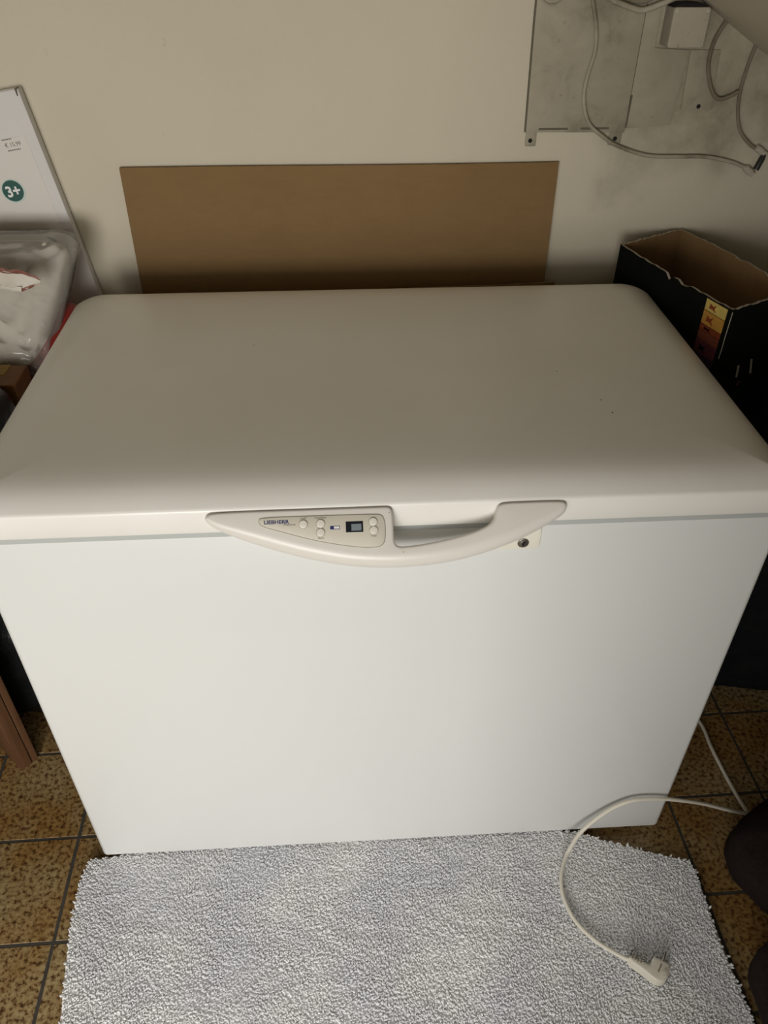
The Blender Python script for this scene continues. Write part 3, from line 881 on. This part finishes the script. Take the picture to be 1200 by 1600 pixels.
# ------------------------------------------------------------------ toy carton leaning at the left
def build_toy_box():
    t = thing('toy_carton', 'tall flat white carton with green 3+ sticker leaning on the wall', 'carton')
    a = math.radians(8.65)
    O = Vector((-0.0725, 0.838, 1.2405))          # front top right corner
    U = Vector((math.cos(a), 0, math.sin(a))); V = Vector((-math.sin(a), 0, math.cos(a))); N = Vector((0, -1, 0))
    fr = (O, U, V, N)
    w, h = 0.46, 1.178
    o = rect_outline(-w, 0.0, -h, 0.0, 0.002, 2)
    slab('body', o, [0.002] * len(o), -0.022, 0.0, fr, 'carton', t, seg=2)
    # tuck flap along the top and slit at the corner
    slab('top_flap', rect_outline(-w + 0.004, -0.006, -0.0012, 0.0008), [0.0003] * 4, -0.020, -0.003, fr, 'label', t, seg=1)
    slab('corner_slit', [(-0.0065, -0.012), (-0.0045, -0.012), (-0.0015, 0.0009), (-0.0065, 0.0009)], [0.0001] * 4, -0.012, 0.0005, fr, 'slot_dark', t, seg=1)
    lab = slab('price_label', rect_outline(-0.30, -0.021, -0.330, -0.078, 0.002, 2), [0.0002] * 12, -0.001, 0.0006, fr, 'label', t, seg=1)
    text('price_lettering', '\u20ac 15,99', 0.0105, fr, -0.066, -0.0930, 'ink_grey', lab, h=0.0008, xs=0.95)
    for u0, u1, v in ((-0.068, -0.049, -0.0805), (-0.064, -0.039, -0.1005)):
        x = u0
        while x < u1:
            d = random.uniform(0.0015, 0.0035)
            slab('print_mark', rect_outline(x, min(x + d, u1), v, v + 0.0024), [0.0001] * 4, 0.0002, 0.0008, fr, 'ink_grey', lab, seg=1)
            x += d + 0.0011
    cu, cv = -0.0865, -0.1715
    st = slab('age_sticker', disc_outline(cu, cv, 0.0235, 40), [0.0002] * 40, -0.001, 0.0012, fr, 'sticker_rim', t, seg=1)
    slab('sticker_disc', disc_outline(cu - 0.0006, cv + 0.0006, 0.0205, 40), [0.0001] * 40, 0.0005, 0.0016, fr, 'sticker_green', st, seg=1)
    text('sticker_lettering', '3+', 0.0285, fr, cu, cv - 0.0095, 'white_print', st, bold=0.0008, h=0.0018, align='CENTER', xs=0.95)
    rebase(t, (-0.15, 0.849, 0.0))
build_toy_box()

# ------------------------------------------------------------------ things piled at the left of the freezer
def rot(x=0, y=0, z=0):
    return Matrix.Rotation(math.radians(z), 3, 'Z') @ Matrix.Rotation(math.radians(y), 3, 'Y') @ Matrix.Rotation(math.radians(x), 3, 'X')

def build_left_pile():
    # wooden stand: rotated panel leg with two edge strips, second leg, top board
    w = thing('wooden_stand', 'reddish brown wooden stand whose panel leg shows left of the freezer', 'stand')
    def board(name, o, e, k, lu, lv, z0, z1, r=0.0015):
        fr = ((o[0], o[1], z0), (e[0], e[1], 0), (k[0], k[1], 0), (0, 0, 1))
        out = rect_outline(0, lu, 0, lv, r, 2)
        return slab(name, out, [r] * len(out), 0.0, z1 - z0, fr, 'wood', w, seg=2)
    e = (math.cos(math.radians(47)), math.sin(math.radians(47))); k = (-e[1], e[0])
    c0 = (-0.2285, 0.2195)
    board('leg_panel', c0, e, k, 0.025, 0.15, 0.0, 0.645)
    board('edge_strip', (c0[0] + e[0] * 0.0265 + k[0] * 0.003, c0[1] + e[1] * 0.0265 + k[1] * 0.003), e, k, 0.0150, 0.145, 0.0, 0.645)
    board('leg_panel', (-0.78, 0.30), (0.94, 0.34), (-0.34, 0.94), 0.026, 0.26, 0.0, 0.645)
    board('top_board', (-0.86, 0.24), (1, 0), (0, 1), 0.72, 0.54, 0.645, 0.665, 0.004)
    rebase(w, (-0.45, 0.45, 0.0))
    # red plastic bundle under the clear bag
    o = blob('red_plastic_bundle', (-0.186, 0.712, 0.795), (0.186, 0.080, 0.080), 'red', None, 0.45, 0.40, 0.008, 9, rot(35, 0, -10), seed=3.1, ridged=0.3)
    tag(o, 'red plastic bundle squeezed between the clear bag and the freezer lid', 'bundle')
    # clear bag with white padding
    b = thing('clear_plastic_bag', 'clear plastic bag around white padding, resting on the red bundle', 'bag')
    R = rot(54, 0, 4)
    def taper(p, d):
        return Vector((p.x + 0.042 * (p.y / 0.13), p.y, p.z * (1.0 - 0.25 * (p.y / 0.13))))
    blob('padding', (-0.212, 0.668, 0.888), (0.172, 0.122, 0.036), 'bag_white', b, 0.6, 0.35, 0.006, 7, R, seed=1.2, shape=taper)
    blob('film', (-0.210, 0.667, 0.888), (0.182, 0.140, 0.043), 'film', b, 0.75, 0.22, 0.010, 18, R, nu=96, nv=56, seed=5.0, shape=taper, ridged=0.6)
    rebase(b, (-0.21, 0.60, 0.79))
    # torn paper on the bag
    fr_o = Vector((-0.132, 0.612, 0.968)); U = Vector((0.96, 0.03, -0.12)).normalized(); Nn = (R @ Vector((0, 0, 1))).normalized(); V = Nn.cross(U).normalized()
    t = thing('torn_paper', 'strip of torn white paper with reddish edges lying on the clear bag', 'paper')
    def strip(name, pts, mat, h, seed):
        n = len(pts)
        verts, faces = [], []
        for s in (0, 1):
            for (u, a, c) in pts:
                for q in (0, 0.5, 1.0):
                    v = a + (c - a) * q
                    z = h + 0.006 * noise.noise(Vector((u * 40 + seed, v * 60, seed))) + (0.0012 if s else 0) + 0.004 * (q - 0.5) ** 2
                    verts.append(fr_o + U * u + V * v + Nn * z)
        for s in (0, 1):
            for i in range(n - 1):
                for q in (0, 1):
                    m = s * n * 3 + i * 3 + q
                    faces.append((m, m + 1, m + 4, m + 3))
        for q in (0, 2):
            for i in range(n - 1):
                m = i * 3 + q; faces.append((m, m + 3, m + 3 + n * 3, m + n * 3))
        for i in (0, n - 1):
            for q in (0, 1):
                m = i * 3 + q; faces.append((m, m + 1, m + 1 + n * 3, m + n * 3))
        return mesh_obj(name, verts, faces, mat, t, smooth=50)
    rng = random.Random(5)
    us = [-0.10 + 0.008 * i for i in range(25)]
    def env(u): return max(0.0, min(1.0, (0.094 - u) / 0.03))
    strip('strip', [(u, -0.013 * env(u) - 0.003 + rng.uniform(-.002, .002), 0.010 * env(u) + 0.002 + rng.uniform(-.0015, .0015)) for u in us], 'paper', 0.010, 1.0)
    strip('upper_edge', [(u, 0.009 * env(u) + 0.001 + rng.uniform(-.001, .001), 0.0135 * env(u) + 0.003 + rng.uniform(-.002, .002)) for u in us], 'paper_red', 0.0105, 2.0)
    strip('lower_edge', [(u, -0.0150 * env(u) - 0.004 + rng.uniform(-.002, .002), -0.0125 * env(u) - 0.002 + rng.uniform(-.001, .001)) for u in us], 'paper_red', 0.0085, 3.0)
    strip('curl', [(u, -0.022 + rng.uniform(-.001, .001), -0.014 + rng.uniform(-.001, .001)) for u in us[9:21]], 'paper', 0.011, 4.0)
    rebase(t, tuple(fr_o))
    # small orange and yellow carton
    c = thing('printed_carton', 'small orange and yellow printed carton under the clear bag', 'carton')
    bevel_box('body', -0.26, -0.082, 0.462, 0.540, 0.666, 0.828, 'orange_card_shaded', 0.002, 1, c)
    bevel_box('yellow_band', -0.261, -0.112, 0.500, 0.541, 0.70, 0.8295, 'yellow_card_shaded', 0.001, 1, c)
    rebase(c, (-0.18, 0.50, 0.666))
    # black bundle in front of it
    o = blob('black_bundle', (-0.250, 0.355, 0.765), (0.180, 0.095, 0.092), 'black_film', None, 0.35, 0.3, 0.008, 10, None, seed=8.0, ridged=0.5)
    tag(o, 'black crumpled bundle on the stand beside the freezer lid', 'bundle')
    # black bag on the floor
    o = blob('black_bin_bag', (-0.215, 0.535, 0.215), (0.188, 0.225, 0.215), 'black_film', None, 0.6, 0.6, 0.020, 9, None, nu=80, nv=50, seed=12.0, ridged=0.6)
    tag(o, 'shiny black bin bag on the floor behind the wooden leg', 'bag')
build_left_pile()

# ------------------------------------------------------------------ right of the freezer
def build_black_box():
    b = thing('open_carton', 'open black printed carton with bare brown inside, right of the freezer', 'carton')
    zt, zb = 0.950, 0.545
    A = Vector((1.103, 0.776, zt)); B = Vector((1.262, 0.857, zt + 0.003)); F = Vector((1.366, 0.530, zt)); C = Vector((1.205, 0.443, zt))
    cen = (A + B + C + F) / 4
    th = 0.005
    rng = random.Random(3)
    def wall(P, Q, out, nick):
        n = 28
        verts, faces, fm = [], [], []
        for i in range(n + 1):
            u = i / n
            p = P.lerp(Q, u)
            bow = 0.004 * math.sin(math.pi * u) * (1 if nick else 0.3)
            dz = rng.uniform(-0.0012, 0.0012)
            for c, d in nick:
                if abs(u - c) < 0.03: dz -= d * (1 - abs(u - c) / 0.03)
            po = p + out * bow; pi = po - out * th
            verts += [(po.x, po.y, zb), (po.x, po.y, p.z + dz), (pi.x, pi.y, p.z + dz), (pi.x, pi.y, zb)]
        for i in range(n):
            k = i * 4; m = k + 4
            faces += [(k, m, m + 1, k + 1), (k + 1, m + 1, m + 2, k + 2), (k + 2, m + 2, m + 3, k + 3), (k + 3, m + 3, m, k)]
            fm += [0, 1, 2, 2]
        faces += [(0, 1, 2, 3), (n * 4 + 3, n * 4 + 2, n * 4 + 1, n * 4)]; fm += [0, 0]
        return mesh_obj('side_panel', verts, faces, ['box_black', 'torn_edge', 'cardboard_in'], b, fmats=fm)
    def outn(P, Q):
        d = (Q - P).normalized(); n = Vector((d.y, -d.x, 0))
        return n if n.dot((P + Q) / 2 - cen) > 0 else -n
    wall(A, C, outn(A, C), [(0.50, 0.010), (0.60, 0.006), (0.63, 0.008)])
    wall(C, F, outn(C, F), [(0.08, 0.004)])
    wall(A, B, outn(A, B), [])
    wall(B, F, outn(B, F), [(0.55, 0.006), (0.7, 0.004), (0.78, 0.006)])
    ins = [p.lerp(cen, 0.02) for p in (A, B, F, C)]
    mesh_obj('bottom', [(p.x, p.y, z) for z in (zb, zb + th) for p in ins], BOXF, 'cardboard_in', b)
    # printed colour stripes at the near end of the left face
    n1 = outn(A, C); d1 = (C - A).normalized()
    fr = (C, d1, (0, 0, 1), n1)
    z = -0.002
    for i, (nm, hgt) in enumerate((('yellow', 0.022), ('amber', 0.026), ('rust', 0.012), ('brick', 0.018), ('plum', 0.026), ('violet', 0.020))):
        slab('printed_stripe', rect_outline(-0.068, -0.010, z - hgt, z - 0.0012), [0.0001] * 4, -0.001, 0.0022, fr, 'p_' + nm, b, seg=1)
        if i in (0, 1, 2, 4):
            o = [(-0.052, z - hgt * .3), (-0.044, z - hgt * .45), (-0.036, z - hgt * .25), (-0.040, z - hgt * .6), (-0.034, z - hgt * .85), (-0.046, z - hgt * .7), (-0.054, z - hgt * .75)]
            slab('printed_figure', o, [0.0001] * 7, 0.001, 0.0026, fr, 'p_rust' if i < 2 else 'box_black', b, seg=1)
        z -= hgt
    # worn corner and small pale print on the near face
    n2 = outn(C, F); d2 = (F - C).normalized()
    tube('worn_corner', [C + Vector((0.001, -0.001, -0.004)), C + Vector((0.0005, -0.001, -0.05)), C + Vector((0.001, -0.0005, -0.075)), C + Vector((0.0, -0.001, -0.095))], 0.0007, 'torn_edge', b, sides=6)
    fr2 = (C, d2, (0, 0, 1), n2)
    for u, v, l, a in ((0.062, -0.125, 0.026, -80), (0.098, -0.122, 0.034, -72), (0.076, -0.172, 0.012, 35)):
        ca, sa = math.cos(math.radians(a)), math.sin(math.radians(a))
        q = [(u, v), (u + ca * l, v + sa * l), (u + ca * l - sa * 0.0028, v + sa * l + ca * 0.0028), (u - sa * 0.0028, v + ca * 0.0028)]
        slab('pale_print', q, [0.0001] * 4, 0.0, 0.0062, fr2, 'torn_edge' if l > 0.02 else 'p_plum', b, seg=1)
    rebase(b, (1.233, 0.65, zb))
    o = blob('black_holdall', (1.44, 0.555, 0.267), (0.235, 0.250, 0.268), 'black_cloth', None, 0.35, 0.35, 0.012, 8, rot(0, 0, -8), seed=21.0, nu=72, nv=44, ridged=0.3)
    tag(o, 'black soft holdall on the floor under the open carton', 'bag')
    o = blob('dark_filler', (1.590, 0.55, 0.700), (0.190, 0.23, 0.152), 'black_cloth', None, 0.5, 0.4, 0.012, 8, None, seed=25.0, ridged=0.3)  # added unseen mass, stands in for the black shade in this corner
    tag(o, 'added black shape filling the dark corner right of the open carton', 'bag')
    o = blob('brown_bundle', (1.545, 0.205, 0.085), (0.080, 0.050, 0.080), 'brown_leather', None, 0.7, 0.7, 0.010, 12, rot(0, 0, 20), seed=31.0)
    tag(o, 'small brown leather bundle at the right edge, before the black holdall', 'bundle')
    o = blob('dark_jacket', (1.376, -0.105, 0.080), (0.158, 0.110, 0.079), 'brown_cloth', None, 0.7, 0.75, 0.012, 10, rot(0, 0, 24), seed=41.0, nu=72, nv=40)
    tag(o, 'dark brown cloth bundle on the tiles beside the kink of the cord', 'bundle')
    o = blob('dark_jacket', (1.346, -0.355, 0.070), (0.172, 0.118, 0.069), 'brown_cloth', None, 0.6, 0.6, 0.010, 10, rot(0, 0, 6), seed=47.0, nu=72, nv=40)
    o.name = 'dark_cushion'
    tag(o, 'dark brown cloth cushion on the tiles along the right edge of the rug', 'cushion')
build_black_box()
